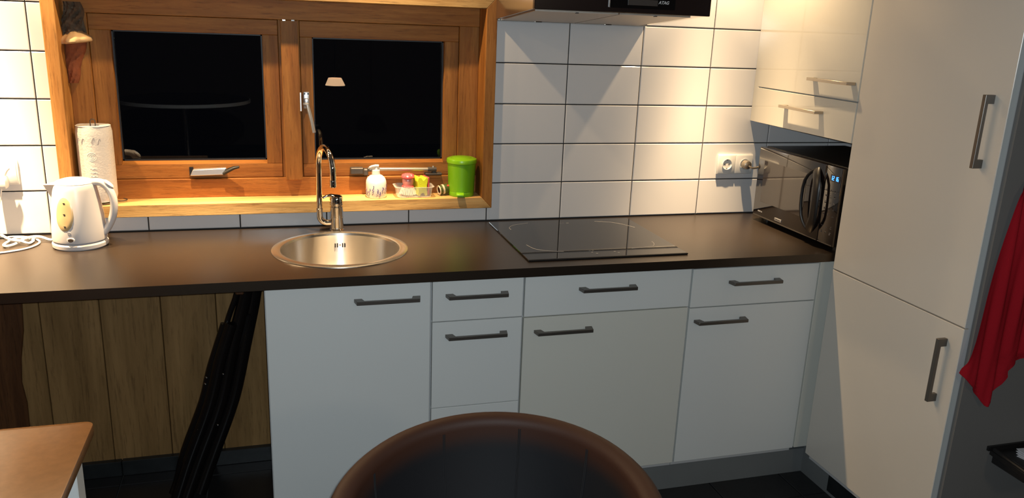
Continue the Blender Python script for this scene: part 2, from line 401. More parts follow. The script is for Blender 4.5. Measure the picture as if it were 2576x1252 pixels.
# ------------------------------------------------------------------ window
win = thing('window_1', (-1.02, 0.0, 0.06), None, None); win['kind'] = 'structure'
FX0, FX1, FZ0, FZ1 = -1.755, -0.285, 0.055, 0.826   # outer, inner 4 cm in
IX0, IX1, IZ0, IZ1 = -1.716, -0.325, 0.097, 0.785
yF, yK = -0.018, 0.24
def board(name, pts, m, lab=None):
    o = MB().prism(pts, 'xz', yF, yK, .0015).build(name, m, win, origin=(pts[0][0], 0, pts[0][1]))
    if lab: o['label'] = lab
board('sill', [(FX0, FZ0), (FX1, FZ0), (IX1, IZ0), (IX0, IZ0)], 'sill', 'worn oak sill board')
board('jamb', [(FX0, FZ0), (IX0, IZ0), (IX0, IZ1), (FX0, FZ1)], 'jamb')
board('jamb', [(FX1, FZ0), (FX1, FZ1), (IX1, IZ1), (IX1, IZ0)], 'frame_v')
board('head_board', [(FX0, FZ1), (IX0, IZ1), (IX1, IZ1), (FX1, FZ1)], 'sill')
yR = 0.085
def rail(name, x0, x1, z0, z1, y0, m, parent=win, y1=0.17, bev=.0015):
    return MB().box(x0, x1, y0, y1, z0, z1, bev).build(name, m, parent, origin=((x0+x1)/2, y0, (z0+z1)/2))
rail('bottom_rail', IX0, IX1, IZ0, 0.164, yR, 'frame_h')
rail('top_rail', IX0, IX1, 0.7195, IZ1, yR, 'frame_h')
rail('frame_stile', IX0, -1.647, 0.164, 0.7195, yR+.004, 'frame_v')
rail('frame_stile', -0.399, IX1, 0.164, 0.7195, yR+.004, 'frame_v')
rail('mullion', -1.046, -0.974, 0.164, 0.7195, 0.10, 'frame_v')
rail('cover_strip', -1.0375, -0.979, 0.160, 0.7185, 0.060, 'frame_v', y1=0.10)
def sash(name, x0, x1, gx0, gx1, gz0, gz1):
    zb, zt = 0.1655, 0.718; y0 = 0.097
    s = rail(name, x0, x1, zb, gz0-.006, y0, 'frame_h')         # bottom rail carries the sash
    rail('rail', x0, x1, gz1, zt, y0, 'frame_h', s)
    rail('stile', x0, gx0, gz0-.006, gz1, y0, 'frame_v', s); rail('stile', gx1, x1, gz0-.006, gz1, y0, 'frame_v', s)
    MB().prism([(y0, gz0-.006), (y0+.03, gz0-.006), (y0+.03, gz0+.004), (y0+.016, gz0+.004)], 'yz', gx0, gx1).build('glazing_bead', 'frame_h', s, origin=(gx0, y0, gz0))
    gk = MB()
    for (a, b_, c_, d_) in ((gx0, gx1, gz0+.004, gz0+.009), (gx0, gx1, gz1-.005, gz1), (gx0, gx0+.005, gz0, gz1), (gx1-.005, gx1, gz0, gz1)):
        gk.box(a, b_, .122, .128, c_, d_)
    gk.build('gasket', 'gasket', s)
    MB().box(gx0, gx1, .129, .133, gz0-.004, gz1+.002).build('pane', 'glass', s, smooth=0)
    return s
sL = sash('sash', -1.646, -1.047, -1.582, -1.100, 0.221, 0.667)
sR = sash('sash', -0.973, -0.400, -0.931, -0.453, 0.219, 0.663)
# casement fastener on the opening sash
px, pz = -0.956, 0.444
fa = MB().box(px-.011, px+.011, .088, .097, pz-.030, pz+.030, .003, 2).build('casement_handle', 'alu', sR)
h = MB()
h.box(px-.008, px+.008, .074, .0885, pz-.016, pz+.008, .003, 2)
h.tube([(px-.012, .072, pz-.012), (px+.002, .068, pz-.014), (px+.007, .064, pz-.035), (px+.016, .060, pz-.075), (px+.022, .058, pz-.112)], [(.005, .006), (.0075, .007), (.0075, .006), (.0072, .0055), (.0070, .005)], 10)
h.build('lever', 'alu', sR)
for dx in (-.006, .006): MB().lathe([(0, 0), (.003, 0), (.003, .0012), (0, .0014)], (px+dx, .088, pz+.023), 10, mtx=Matrix.Rotation(PI/2, 3, 'X').to_4x4()).build('screw', 'black', sR)
MB().box(-.980, -.9745, .056, .064, 0.408, 0.474, .001).build('strike_plate', 'alu', win)
for a in (-1.03, -1.0): MB().box(a, a+.010, .054, .062, .7165, .7205).build('head_clip', 'chrome', win)
# fanlight stay along the bottom of the opening sash
st = MB()
st.box(-.806, -.758, .066, .097, .176, .200, .003).box(-.760, -.742, .058, .090, .172, .197, .004)
st.build('stay_bracket', 'hw', sR)
MB().tube([(-.744, .066, .195), (-.700, .066, .1945)], .0085, 12).build('stay_sleeve', 'hw', sR)
MB().tube([(-.700, .066, .1945), (-.515, .066, .1925)], .0068, 12).build('stay_rod', 'rod', sR)
MB().tube([(-.518, .066, .1925), (-.485, .066, .192)], .0088, 12).box(-.500, -.486, .064, .092, .176, .190, .002).box(-.528, -.463, .060, .092, .170, .178, .002).build('stay_foot', 'hw', sR)
MB().lathe([(0, 0), (.004, 0), (.003, .005), (0, .006)], (-.497, .066, .200), 10).build('screw', 'alu', sR)
# latch at the bottom of the fixed sash
lt = MB().prism([(-1.362, .178), (-1.352, .200), (-1.240, .204), (-1.252, .180)], 'xz', .070, .096, .002).build('sash_latch', 'alu', sL)
MB().tube([(-1.252, .074, .186), (-1.232, .066, .198), (-1.214, .060, .207), (-1.196, .057, .211)], [(.010, .005), (.009, .0045), (.007, .004), (.005, .0035)], 10).build('latch_lever', 'black', sL)
MB().box(-1.365, -1.352, .085, .098, .178, .206).build('latch_slot', 'black', sL)

# ------------------------------------------------------------------ base cabinets
def handle(axis, a, L, fixed, face, m, parent, t=0.011):
    """bow handle: starts at a along axis, length L; face = plane coordinate of the door."""
    v = .032
    prof = [(0, 0), (.006, v), (L-.006, v), (L, 0), (L-.024, 0), (L-.030, v-.011), (.030, v-.011), (.024, 0)]
    mb = MB()
    if axis == 'x': mb.prism([(a+p, face-q) for p, q in prof], 'xy', fixed-t/2, fixed+t/2, .0008)
    elif axis == 'y': mb.prism([(face-q, a+p) for p, q in prof], 'xy', fixed-t/2, fixed+t/2, .0008)
    else: mb.prism([(face-q, a+p) for p, q in prof], 'xz', fixed-t/2, fixed+t/2, .0008)
    return mb.build('handle', m, parent)
DF, DB = -0.590, -0.572      # front plane and back of the doors
def cabinet(x0, x1, label, fronts, filler=False):
    c = thing('base_cabinet', ((x0+x1)/2, -0.3, -0.9), label, 'cabinet', 'white base cabinets under the worktop')
    k = MB(); t = .016
    k.box(x0+.001, x0+t, DB+.004, -.02, -.80, -.033); k.box(x1-t, x1-.001, DB+.004, -.02, -.80, -.033)
    k.box(x0+t, x1-t, DB+.004, -.02, -.80, -.784); k.box(x0+t, x1-t, -.03, -.02, -.784, -.033)
    k.box(x0+t, x1-t, DB+.004, DB+.06, -.060, -.033)
    k.build('carcass', 'carcass', c)
    for kind, z0, z1, m, hx in fronts:
        f = MB().box(x0+.0034, x1-.0034, DF, DB, z0, z1, .0012).build(kind, m, c)
        if hx is not None: handle('x', hx[0], .203, hx[1], DF, 'nickel', f)
    return c
cabinet(-1.120, -0.622, 'white cabinet with one tall door below the round sink', [('door', -.778, -.040, 'front', (-.860, -.087))])
cabinet(-0.622, -0.321, 'narrow white cabinet of stacked drawers between sink and hob', [
    ('drawer', -.172, -.040, 'front', (-.578, -.087)), ('drawer', -.470, -.1755, 'front', (-.577, -.222)), ('drawer', -.778, -.4725, 'front', None)])
cabinet(-0.321, 0.277, 'wide cabinet with drawer and creamy door under the hob', [
    ('drawer', -.1755, -.041, 'front', (-.134, -.089)), ('door', -.778, -.1795, 'front_warm', (-.282, -.228))])
c4 = cabinet(0.277, 0.783, 'white drawer and door cabinet in the corner beside the tall unit', [
    ('drawer', -.181, -.043, 'front', (.420, -.095)), ('door', -.778, -.185, 'front', (.300, -.232))])
MB().box(.785, .905, DF, DB, -.778, -.034, .001).build('filler_strip', 'front_warm', c4)
struct('trim_1', box(-1.118, .860, -.566, -.550, -.9, -.8005), 'plinth')
struct('trim_2', box(.850, .866, -1.222, -.566, -.9, -.775), 'plinth')
tag(box(.846, .8505, -1.215, -.728, -.886, -.790, .001).build('plinth_vent', 'skirt', bpy.data.objects['trim_2']), label='dark plate on the plinth')

# ------------------------------------------------------------------ worktop with a round cut-out
SX, SY = -0.876, -0.314
wt = MB(); t = bmesh.new()
x0, x1, y0, y1 = -2.60, XR, -0.620, -0.0005; nseg = 64; rad = .202
outer = []
for k in range(nseg):
    a = 2*PI*k/nseg; dx, dy = math.cos(a), math.sin(a); q = 1e9
    bx0, bx1 = SX-.30, SX+.30
    if dx > 1e-9: q = min(q, (bx1-SX)/dx)
    if dx < -1e-9: q = min(q, (bx0-SX)/dx)
    if dy > 1e-9: q = min(q, (y1-SY)/dy)
    if dy < -1e-9: q = min(q, (y0-SY)/dy)
    outer.append((SX+dx*q, SY+dy*q))
zt, zb = 0.0, -0.030
for z, flip in ((zt, 0), (zb, 1)):
    O = [t.verts.new((p[0], p[1], z)) for p in outer]; I = [t.verts.new((SX+rad*math.cos(2*PI*k/nseg), SY+rad*math.sin(2*PI*k/nseg), z)) for k in range(nseg)]
    for k in range(nseg):
        q = (k+1) % nseg; t.faces.new((I[k], O[k], O[q], I[q]))
    if not flip: It = I
    else: Ib = I
for k in range(nseg): t.faces.new((It[k], It[(k+1) % nseg], Ib[(k+1) % nseg], Ib[k]))
# the corners of the ring's bounding box
for k in range(nseg):
    q = (k+1) % nseg
    if abs(outer[k][1]-outer[q][1]) < 1e-6: t.faces.new([t.verts.new((outer[i][0], outer[i][1], z)) for i, z in ((k, zt), (q, zt), (q, zb), (k, zb))])
    if False: pass
bmesh.ops.remove_doubles(t, verts=t.verts, dist=1e-6)
bmesh.ops.recalc_face_normals(t, faces=t.faces)
wt._merge(t)
def corner(cx, cy, near):
    p = sorted(outer, key=lambda q: (q[0]-cx)**2+(q[1]-cy)**2)[:2]
    wt.prism([(cx, cy), p[0], p[1]], 'xy', zb, zt)
for cx in (SX-.30, SX+.30):
    for cy in (y0, y1):
        ps = sorted(outer, key=lambda q: (q[0]-cx)**2+(q[1]-cy)**2)
        a_ = [q for q in ps[:4] if abs(q[0]-cx) < 1e-6]; b2 = [q for q in ps[:4] if abs(q[1]-cy) < 1e-6]
        if a_ and b2 and min((q[0]-cx)**2+(q[1]-cy)**2 for q in ps) > 1e-10: wt.prism([(cx, cy), a_[0], b2[0]], 'xy', zb, zt)
wt.box(x0, SX-.30, y0, y1, zb, zt); wt.box(SX+.30, .799, y0, y1, zb, zt)
wt.box(.799, x1, -.619, y1, zb, zt)
tag(wt.build('worktop', 'worktop', None, smooth=0), 'long matt black worktop running under the tiled wall', 'worktop')

# ------------------------------------------------------------------ sink
sk_ = thing('sink', (SX, SY, 0), 'round stainless steel sink set in the black worktop', 'sink')
MB().lathe([(.2215, .0006), (.2205, .0030), (.214, .0050), (.199, .0052), (.193, .0030), (.1905, -.004)], (SX, SY, 0), 72).build('rim', 'steel', sk_)
MB().lathe([(.1905, -.004), (.1875, -.020), (.1835, -.090), (.176, -.132), (.158, -.152), (.10, -.158), (.040, -.162)], (SX, SY, 0), 72).build('bowl', 'steel_bowl', sk_)
MB().lathe([(.040, -.160), (.036, -.158), (.033, -.164), (.010, -.166), (0, -.164)], (SX, SY, 0), 32).build('drain', 'chrome', sk_)
for dx in (-.0165, -.0090, .0090, .0165):
    a = PI/2 - (dx+.012)/.186
    cx, cy = SX+.1862*math.cos(a), SY+.1862*math.sin(a)
    MB().box(cx-.0021, cx+.0021, cy-.0025, cy+.0010, -.047, -.031, .0008).build('overflow_slot', 'black', sk_)
MB().lathe([(0, .002), (.003, .0015), (.0036, 0)], (SX+.012, SY+.184, -.039), 12, mtx=Matrix.Rotation(PI/2, 3, 'X').to_4x4()).build('screw', 'chrome', sk_)

# ------------------------------------------------------------------ tap
TX, TY = -0.869, -0.064
tp = thing('kitchen_tap', (TX, TY, 0), 'tall chrome mixer tap with swan neck behind the round sink', 'tap')
MB().lathe([(0, 0), (.0262, 0), (.0262, .004), (.0235, .007), (.0232, .046), (.0238, .0465), (.0238, .049), (.0232, .0495), (.0232, .086), (.0205, .088), (.0205, .093), (0, .093)], (TX, TY, 0), 36).build('body', 'chrome', tp)
lv = MB().lathe([(0, .0925), (.0240, .0925), (.0245, .098), (.0240, .113), (.0205, .1235), (.012, .129), (0, .131)], (TX, TY, 0), 36)
lv.tube([(TX-.004, TY, .121), (TX-.020, TY-.002, .127), (TX-.034, TY-.003, .1265), (TX-.048, TY-.004, .119)], [(.010, .014), (.0065, .011), (.0045, .008), (.0035, .006)], 14, flat=(0, 0, 1))
lv.build('lever', 'chrome', tp)
RX = -0.928
pa = [(TX-.015, TY, .028), (RX+.026, TY, .028)]
for k in range(1, 9):
    a = PI/2*k/8; pa.append((RX+.026-.026*math.sin(a), TY, .028+.026-.026*math.cos(a)))
pa += [(RX, TY, .078)]
MB().tube(pa, .0108, 16).build('spout_foot', 'chrome', tp)
ex, ey = -0.889, -0.204
ux, uy = ex-RX, ey-TY; Lh = math.hypot(ux, uy); ra = Lh/2
zc = .236
sp = [(RX, TY, .075), (RX, TY, .14), (RX, TY, .20), (RX, TY, zc)]
for k in range(1, 25):
    a = PI*k/24; sft = ra*(1-math.cos(a))/Lh
    sp.append((RX+ux*sft, TY+uy*sft, zc+ra*math.sin(a)))
sp += [(ex, ey, .220), (ex, ey, .207)]
MB().tube(sp, .0104, 18).build('spout', 'chrome', tp)
MB().lathe([(.0112, 0), (.0122, .001), (.0122, .006), (.0112, .007)], (RX, TY, .074), 18).build('collar', 'chrome', tp)
MB().lathe([(0, .184), (.0085, .184), (.0112, .186), (.0112, .207), (.0104, .209)], (ex, ey, 0), 18).build('aerator', 'chrome', tp)

# ------------------------------------------------------------------ hob
hb = thing('induction_hob', (-.013, -.3, 0), 'black glass hob let into the worktop below the extractor', 'hob')
MB().box(-.300, .272, -.549, -.042, .0003, .0055, .0014).build('glass_plate', 'hob', hb)
MB().box(-.300, .272, -.556, -.5494, .0003, .0062, .0015).build('front_trim', 'black', hb)
MB().box(-.2985, .2705, -.4790, -.4772, .0054, .0059).build('control_line', 'black', hb)
def curve_pts(P, n=14):
    out = []; P = [Vector(p) for p in P]; Q = [2*P[0]-P[1]]+P+[2*P[-1]-P[-2]]
    for i in range(1, len(Q)-2):
        for k in range(n):
            u = k/n; a, b_, c_, d_ = Q[i-1], Q[i], Q[i+1], Q[i+2]
            out.append(.5*((2*b_)+(-a+c_)*u+(2*a-5*b_+4*c_-d_)*u*u+(-a+3*b_-3*c_+d_)*u**3))
    out.append(P[-1]); return out
for P in ([(-.247, -.165), (-.245, -.135), (-.218, -.100), (-.154, -.074)], [(.115, -.082), (.165, -.098), (.205, -.135), (.237, -.193)],
          [(-.252, -.375), (-.238, -.428), (-.20, -.458), (-.150, -.473)], [(.212, -.395), (.208, -.420), (.196, -.444), (.176, -.458), (.10, -.470)]):
    MB().tube([(p[0], p[1], .0055) for p in curve_pts([(a, b_, 0) for a, b_ in P], 8)], .0008, 6).build('zone_arc', 'print', hb)
ic = MB(); ic.box(-.033, -.014, -.0935, -.0925, .0055, .0058); ic.box(-.006, .004, -.0955, -.0925, .0055, .0058)
for x, y in ((-.062, -.480), (-.050, -.478), (-.060, -.497), (-.048, -.512), (.022, -.498), (.030, -.514)): ic.box(x, x+.007, y, y+.0035, .0055, .0058)
tag(ic.build('control_symbols', 'print', hb), kind='stuff')

# ------------------------------------------------------------------ cooker hood
hd = thing('cooker_hood', (.008, -.2, .75), 'black fronted steel extractor hood mounted over the hob', 'hood')
hx0, hx1, hy = -.292, .310, -.455
def zh(y): return .749+(.785-.749)*(y/hy)
# steel shell with a tilted underside
MB().prism([(0.0, zh(0)), (hy, zh(hy)), (hy, 1.0), (0.0, 1.0)], 'yz', hx0+.002, hx1-.002).build('shell', 'hoodmetal', hd, smooth=0)
MB().box(hx0, hx1, hy-.020, hy-.0005, zh(hy)-.001, 1.02, .002).build('front_panel', 'hoodfront', hd)
MB().box(-.14, .14, -.30, 0, 1.001, CEIL-.004).build('chimney', 'hoodmetal', hd)
def slab(xa, xb, ya, yb, dz0, dz1):
    return MB().prism([(ya, zh(ya)-dz0), (yb, zh(yb)-dz0), (yb, zh(yb)-dz1), (ya, zh(ya)-dz1)], 'yz', xa, xb)
for xa, xb in ((-.276, .004), (.010, .262)):
    f = slab(xa, xb, -.030, -.432, .0003, .0045).build('grease_filter', 'filt', hd)
    slab((xa+xb)/2-.012, (xa+xb)/2+.012, -.030, -.040, .0040, .0075).build('clip', 'chrome', f)
    slab((xa+xb)/2-.004, (xa+xb)/2+.004, -.424, -.436, .0040, .0065).build('clip', 'black', f)
slab(-.286, .30, -.006, -.024, .0003, .005).build('rear_strip', 'steel', hd)
cp = MB().box(-.045, .180, hy-.0225, hy-.019, .7985, .98).build('control_panel', 'blackgloss', hd)
MB().box(-.049, -.045, hy-.0235, hy-.019, .7995, .90, .0005).build('panel_trim', 'alu', cp)
MB().box(.016, .118, hy-.0238, hy-.0222, .8085, .8265, .0004).build('display', 'hooddisp', cp)
MB().box(.016, .037, hy-.0244, hy-.0236, .8085, .8265).build('display_button', 'hooddisp', cp)
mk = MB()
for x in (.043, .062, .083, .103): mk.box(x, x+.0015, hy-.0235, hy-.022, .832, .840)
tag(mk.build('key_marks', 'whitemark', cp), kind='stuff')
text('lettering', 'ATAG', .0135, frame_m((1, 0, 0), (0, 0, 1), (.139, hy-.0232, .8195)), 'whitemark', cp, shear=.2, bold=.0003)

# ------------------------------------------------------------------ tall cabinet
tc_ = thing('tall_cabinet', (1.1, -.93, -.9), 'tall cream two door cabinet built into the grey wall', 'cabinet')
MB().box(.8205, 1.40, -1.226, -.640, -.8, 1.45).build('carcass', 'carcass', tc_)
d1 = MB().box(.800, .8195, -1.2255, -.6385, -.775, -.0525, .0014).build('door', 'tall', tc_)
d2 = MB().box(.800, .8195, -1.2255, -.6385, -.0485, 1.25, .0014).build('door', 'tall', tc_)
def vhandle(z0, L, parent):
    v = .032; y = -1.171; t_ = .012
    prof = [(0, 0), (0, v), (L, v), (L, 0), (L-.024, 0), (L-.024, v-.012), (.024, v-.012), (.024, 0)]
    return MB().prism([(.800-q, z0+p) for p, q in prof], 'xz', y-t_/2, y+t_/2, .0008).build('handle', 'nickel', parent)
vhandle(-.300, .200, d1); vhandle(.404, .200, d2)
for nm, z0, z1 in (('edge_band', -.775, -.0525), ('edge_band', -.0485, 1.25)):
    MB().box(.8005, .8195, -1.2272, -1.2256, z0, z1).build(nm, 'edge', tc_)

# ------------------------------------------------------------------ wall cupboard in the corner
wc = thing('wall_cupboard', (1.1, -.33, .39), 'glossy cream wall cupboard with flap above the black microwave', 'cabinet')
MB().box(.8205, 1.40, -.634, -.004, .394, 1.45).build('carcass', 'carcass', wc)
f1 = MB().box(.800, .8195, -.6335, -.036, .391, .5265, .0014).build('flap', 'gloss', wc)
f2 = MB().box(.800, .8195, -.6335, -.036, .5305, 1.25, .0014).build('door', 'gloss', wc)
MB().box(.806, .8195, -.0355, -.001, .391, 1.25).build('side_filler', 'gloss', wc)
handle('y', -.466, .234, .4745, .800, 'gold', f1, t=.010); handle('y', -.614, .232, .587, .800, 'gold', f2, t=.010)

# ------------------------------------------------------------------ microwave
mw = thing('microwave_oven', (1.0, -.36, 0), 'black microwave oven with blue clock standing in the worktop corner', 'microwave')
MB().box(.826, 1.20, -.618, -.105, .018, .302, .004).build('casing', 'black', mw)
dr = MB().box(.800, .8255, -.527, -.105, .020, .301, .005, 2).build('door', 'mwdoor', mw)
MB().box(.7988, .8003, -.425, -.150, .085, .250, .0006).build('window', 'mwwin', dr)
MB().box(.7985, .8002, -.525, -.112, .0235, .0265).build('lower_trim', 'nickel', dr)
cpn = MB().box(.801, .8255, -.617, -.5285, .020, .301, .004, 2).build('control_panel', 'mwdoor', mw)
MB().box(.7995, .8012, -.612, -.531, .0235, .0260).build('lower_trim', 'nickel', cpn)
Y0 = -.470
lft = [(.796, Y0-.010, .276), (.786, Y0+.006, .262), (.780, Y0+.028, .228), (.778, Y0+.032, .165), (.780, Y0+.024, .100), (.788, Y0+.004, .062), (.796, Y0-.012, .050)]
rgt = [(.796, Y0-.010, .276), (.788, Y0-.022, .262), (.780, Y0-.042, .228), (.778, Y0-.046, .165), (.780, Y0-.044, .100), (.788, Y0-.024, .066), (.796, Y0-.012, .050)]
hm = MB().tube(curve_pts(lft, 2), (.0042, .006), 12, flat=(0, 1, 0))
hm.tube(curve_pts(rgt, 2), (.0165, .006), 12, flat=(0, 1, 0))  # thick strand stands in for the handle's reflection in the door
hm.build('handle', 'black', dr)
dp = MB().box(.7998, .8015, -.606, -.556, .248, .272, .0005).build('display', 'blackgloss', cpn)
SEG = {'0': 'abcdef', '1': 'bc', '2': 'abged', '6': 'afgedc'}
hd_, wd_, tk = .0150, .0068, .0015
def seg_digit(ch, y, z):
    S_ = {'a': (0, wd_, hd_-tk, hd_), 'g': (0, wd_, hd_/2-tk/2, hd_/2+tk/2), 'd': (0, wd_, 0, tk), 'f': (0, tk, hd_/2, hd_), 'e': (0, tk, 0, hd_/2), 'b': (wd_-tk, wd_, hd_/2, hd_), 'c': (wd_-tk, wd_, 0, hd_/2)}
    dg = MB()
    for s_ in SEG[ch]:
        a, b_, c_, d_ = S_[s_]; dg.box(.7992, .8000, y-b_, y-a, z+c_, z+d_)
    dg.build('digit', 'led', dp)
for i, ch in enumerate('1216'): seg_digit(ch, -.5590-.0102*i-(.003 if i > 1 else 0), .2525)
ky = MB(); random.seed(3)
for r in range(8):
    for c_ in range(3):
        y, z = -.542-.0235*c_, .213-.0215*r
        if r in (5,): continue
        for q in range(3):
            ww = random.uniform(.004, .010); zz = z+random.uniform(-.004, .004)
            ky.box(.8003, .8012, y-ww, y, zz, zz+random.uniform(.001, .003))
tag(ky.build('key_marks', 'mwkey', cpn), kind='stuff')
MB().box(.7978, .8002, -.305, -.262, .0345, .0445, .0005).build('name_badge', 'alu', dr)
bm_ = MB()
for i in range(6): bm_.box(.7974, .7980, -.3005+.0062*i, -.2965+.0062*i, .0370, .0420)
tag(bm_.build('badge_letters', 'black', dr), kind='stuff')
lm = MB(); y = -.142
for i in range(9):
    if i == 5: y -= .003; continue
    lm.box(.7993, .8002, y-.0022, y, .043, .043+random.uniform(.003, .005)); y -= .0034
tag(lm.build('small_lettering', 'greymark', dr), kind='stuff')
for y in (-.14, -.58):
    for x in (.85, 1.16): MB().lathe([(.014, 0), (.014, .019), (0, .019), (0, 0)][:3], (x, y, .0003), 14).build('foot', 'black', mw)

# ------------------------------------------------------------------ sockets
RX90 = Matrix.Rotation(PI/2, 3, 'X').to_4x4()
so = thing('wall_socket', (.754, -.01, .211), 'white double wall socket beside the microwave', 'socket')
MB().box(.673, .835, -.0095, -.0003, .170, .252, .003, 2).build('housing', 'white', so)
for i, cx in enumerate((.7135, .7945)):
    ins = MB().box(cx-.0385, cx+.0385, -.0125, -.0090, .1735, .2485, .002, 2).build('cover', 'white', so)
    MB().lathe([(.0225, .003), (.0225, .0042), (.0205, .0042), (.0195, 0.0005), (0, .0005)], (cx, -.0122, .212), 28, mtx=RX90).build('well', 'white', ins)
    if i == 0:
        for dx in (-.0095, .0095): MB().lathe([(0, .002), (.0028, .002), (.0028, .0008)], (cx+dx, -.0115, .212), 10, mtx=RX90).build('contact_hole', 'darkmark', ins)
        for dz in (.0165, -.0195): MB().box(cx-.003, cx+.003, -.0142, -.012, .212+dz, .215+dz).build('earth_clip', 'darkmark', ins)
pg = thing('power_plug', (.7945, -.03, .212), 'beige plug and lead running from the socket to the microwave', 'plug')
MB().lathe([(0, 0.001), (.019, .001), (.0195, .014), (.016, .026), (.009, .030), (0, .030)], (.7945, -.0165, .212), 24, mtx=RX90).build('plug_body', 'gold', pg)
MB().tube(curve_pts([(.797, -.044, .209), (.812, -.050, .202), (.832, -.050, .204), (.855, -.050, .213), (.88, -.052, .225), (.98, -.055, .25)], 6), .0042, 10).build('lead', 'gold', pg)
so2 = thing('wall_socket', (-1.945, -.01, .205), 'white wall socket beside the kettle lead and window frame', 'socket')
MB().box(-1.958, -1.874, -.0095, -.0003, .172, .256, .003, 2).build('housing', 'white', so2)
MB().box(-1.953, -1.879, -.0125, -.0090, .177, .251, .002, 2).build('cover', 'white', so2)
pg2 = thing('power_plug', (-1.93, -.04, .2), 'white plug in the socket left of the kettle', 'plug')
MB().box(-1.938, -1.902, -.055, -.0135, .166, .206, .005, 2).build('plug_body', 'white', pg2)
MB().tube([(-1.920, -.042, .167), (-1.925, -.047, .14), (-1.934, -.050, .10), (-1.950, -.052, .05)], .0035, 8).build('plug_lead', 'white', pg2)
MB().tube([(-1.912, -.030, .207), (-1.902, -.032, .224), (-1.894, -.030, .232)], [.007, .006, .005], 10).build('plug_tab', 'white', pg2)

# ------------------------------------------------------------------ kettle
KX, KY = -1.683, -0.150
kt = thing('electric_kettle', (KX, KY, 0), 'white plastic electric kettle with amber water window on worktop', 'kettle')
ktp = [(.079, .024), (.0795, .030), (.0785, .060), (.0755, .100), (.070, .145), (.0635, .185), (.0600, .200), (.052, .209), (.034, .2155), (0, .218)]
def krad(z):
    for (r0, z0), (r1, z1) in zip(ktp, ktp[1:]):
        if z0 <= z <= z1: return r0+(r1-r0)*(z-z0)/(z1-z0)
    return ktp[0][0]
MB().lathe([(0, .0003), (.078, .0003), (.081, .004), (.0815, .014), (.078, .019), (0, .019)], (KX, KY, 0), 40).build('base', 'kettle', kt)
MB().lathe([(.074, .019), (.074, .024)], (KX, KY, 0), 40).build('base_gap', 'greymark', kt)
MB().lathe([(0, .0235)]+ktp[:7]+[(.058, .2035), (0, .2035)], (KX, KY, 0), 44).build('body', 'kettle', kt)
MB().lathe([(.0575, .202), (.0575, .206), (.050, .2115), (.034, .2165), (0, .219)], (KX, KY, 0), 40).build('lid', 'kettle', kt)
# spout beak
t = bmesh.new()
V = [t.verts.new(p) for p in ((KX-.048, KY-.034, .204), (KX-.048, KY+.034, .204), (KX-.088, KY-.004, .1985), (KX-.088, KY+.004, .1985),
                              (KX-.060, KY-.022, .150), (KX-.060, KY+.022, .150), (KX-.071, KY, .160))]
for f in ((0, 1, 3, 2), (0, 2, 6, 4), (1, 5, 6, 3), (2, 3, 6), (4, 6, 5)): t.faces.new([V[i] for i in f])
bmesh.ops.recalc_face_normals(t, faces=t.faces); mb = MB(); mb._merge(t); mb.build('spout', 'kettle', kt, smooth=0)
hc, hs_ = math.cos(R_(-8)), math.sin(R_(-8))
def K(r, z): return (KX+r*hc, KY+r*hs_, z)
hpth = curve_pts([K(.040, .203), K(.062, .207), (K(.084, .2025)), K(.104, .178), K(.112, .140), K(.106, .100), K(.092, .068), K(.078, .048), K(.068, .040)], 5)
MB().tube(hpth, (.0135, .0115), 16, flat=(-hs_, hc, 0)).build('handle', 'kettle', kt)
MB().lathe([(0, 0), (.012, 0), (.013, .004), (.009, .008), (0, .009)], K(.0985, .199), 20, sy=1.0, sx=1.5, mtx=Matrix.Rotation(R_(42), 3, 'Y').to_4x4()).build('switch', 'kettle', kt)
def patch(zc_, hz, phic, hphi, off, name, m, power=2.0):
    def f(u, v):
        a = 2*PI*u; rr = v
        z = zc_+hz*rr*math.sin(a); ph = phic+hphi*rr*math.cos(a)
        r = krad(z)+off*(1 if rr < .99 else -1.5)
        return (KX+r*math.cos(ph), KY+r*math.sin(ph), z)
    return MB().grid(f, 36, 6, closed=True).build(name, m, kt)
PH = R_(-109)
patch(.116, .059, PH, .43, .0012, 'water_window', 'amber')
wm = MB()
for z in (.152, .118, .080):
    for dph, dz, ww, hh in ((0, 0, .0032, .0008), (0, -.003, .0008, .0034), (.03, -.004, .0018, .0008)):
        ph = PH+dph+.02; r = krad(z)+.0016
        m_ = Matrix.Translation((KX+r*math.cos(ph), KY+r*math.sin(ph), z+dz)) @ Matrix.Rotation(ph+PI/2, 4, 'Z')
        q = MB().box(-ww, ww, -.0005, .0005, -hh, hh).xf(m_); me = bpy.data.meshes.new('t'); q.bm.to_mesh(me); q.bm.free(); wm.bm.from_mesh(me); bpy.data.meshes.remove(me)
tag(wm.build('level_marks', 'darkmark', kt), kind='stuff')
patch(.036, .0095, PH+.20, .17, .0020, 'switch_ring', 'white'); patch(.0355, .0065, PH+.20, .12, .0030, 'switch_window', 'darkmark')
patch(.058, .0060, PH+.16, .075, .0008, 'logo_plate', 'greymark')
cd = thing('kettle_cord', (-1.87, -.1, 0), 'coiled white power cord lying behind the kettle', 'cord')
cp_ = [(-1.763, -.115, .012), (-1.785, -.095, .006), (-1.822, -.074, .0125), (-1.855, -.088, .0115), (-1.875, -.135, .006), (-1.892, -.158, .006), (-1.905, -.135, .006),
       (-1.885, -.088, .012), (-1.855, -.068, .006), (-1.834, -.088, .005), (-1.838, -.128, .005), (-1.858, -.130, .014), (-1.885, -.118, .015), (-1.912, -.075, .010), (-1.940, -.040, .014), (-1.985, -.020, .03)]
MB().tube(curve_pts(cp_, 8), .0042, 10).build('lead', 'white', cd)
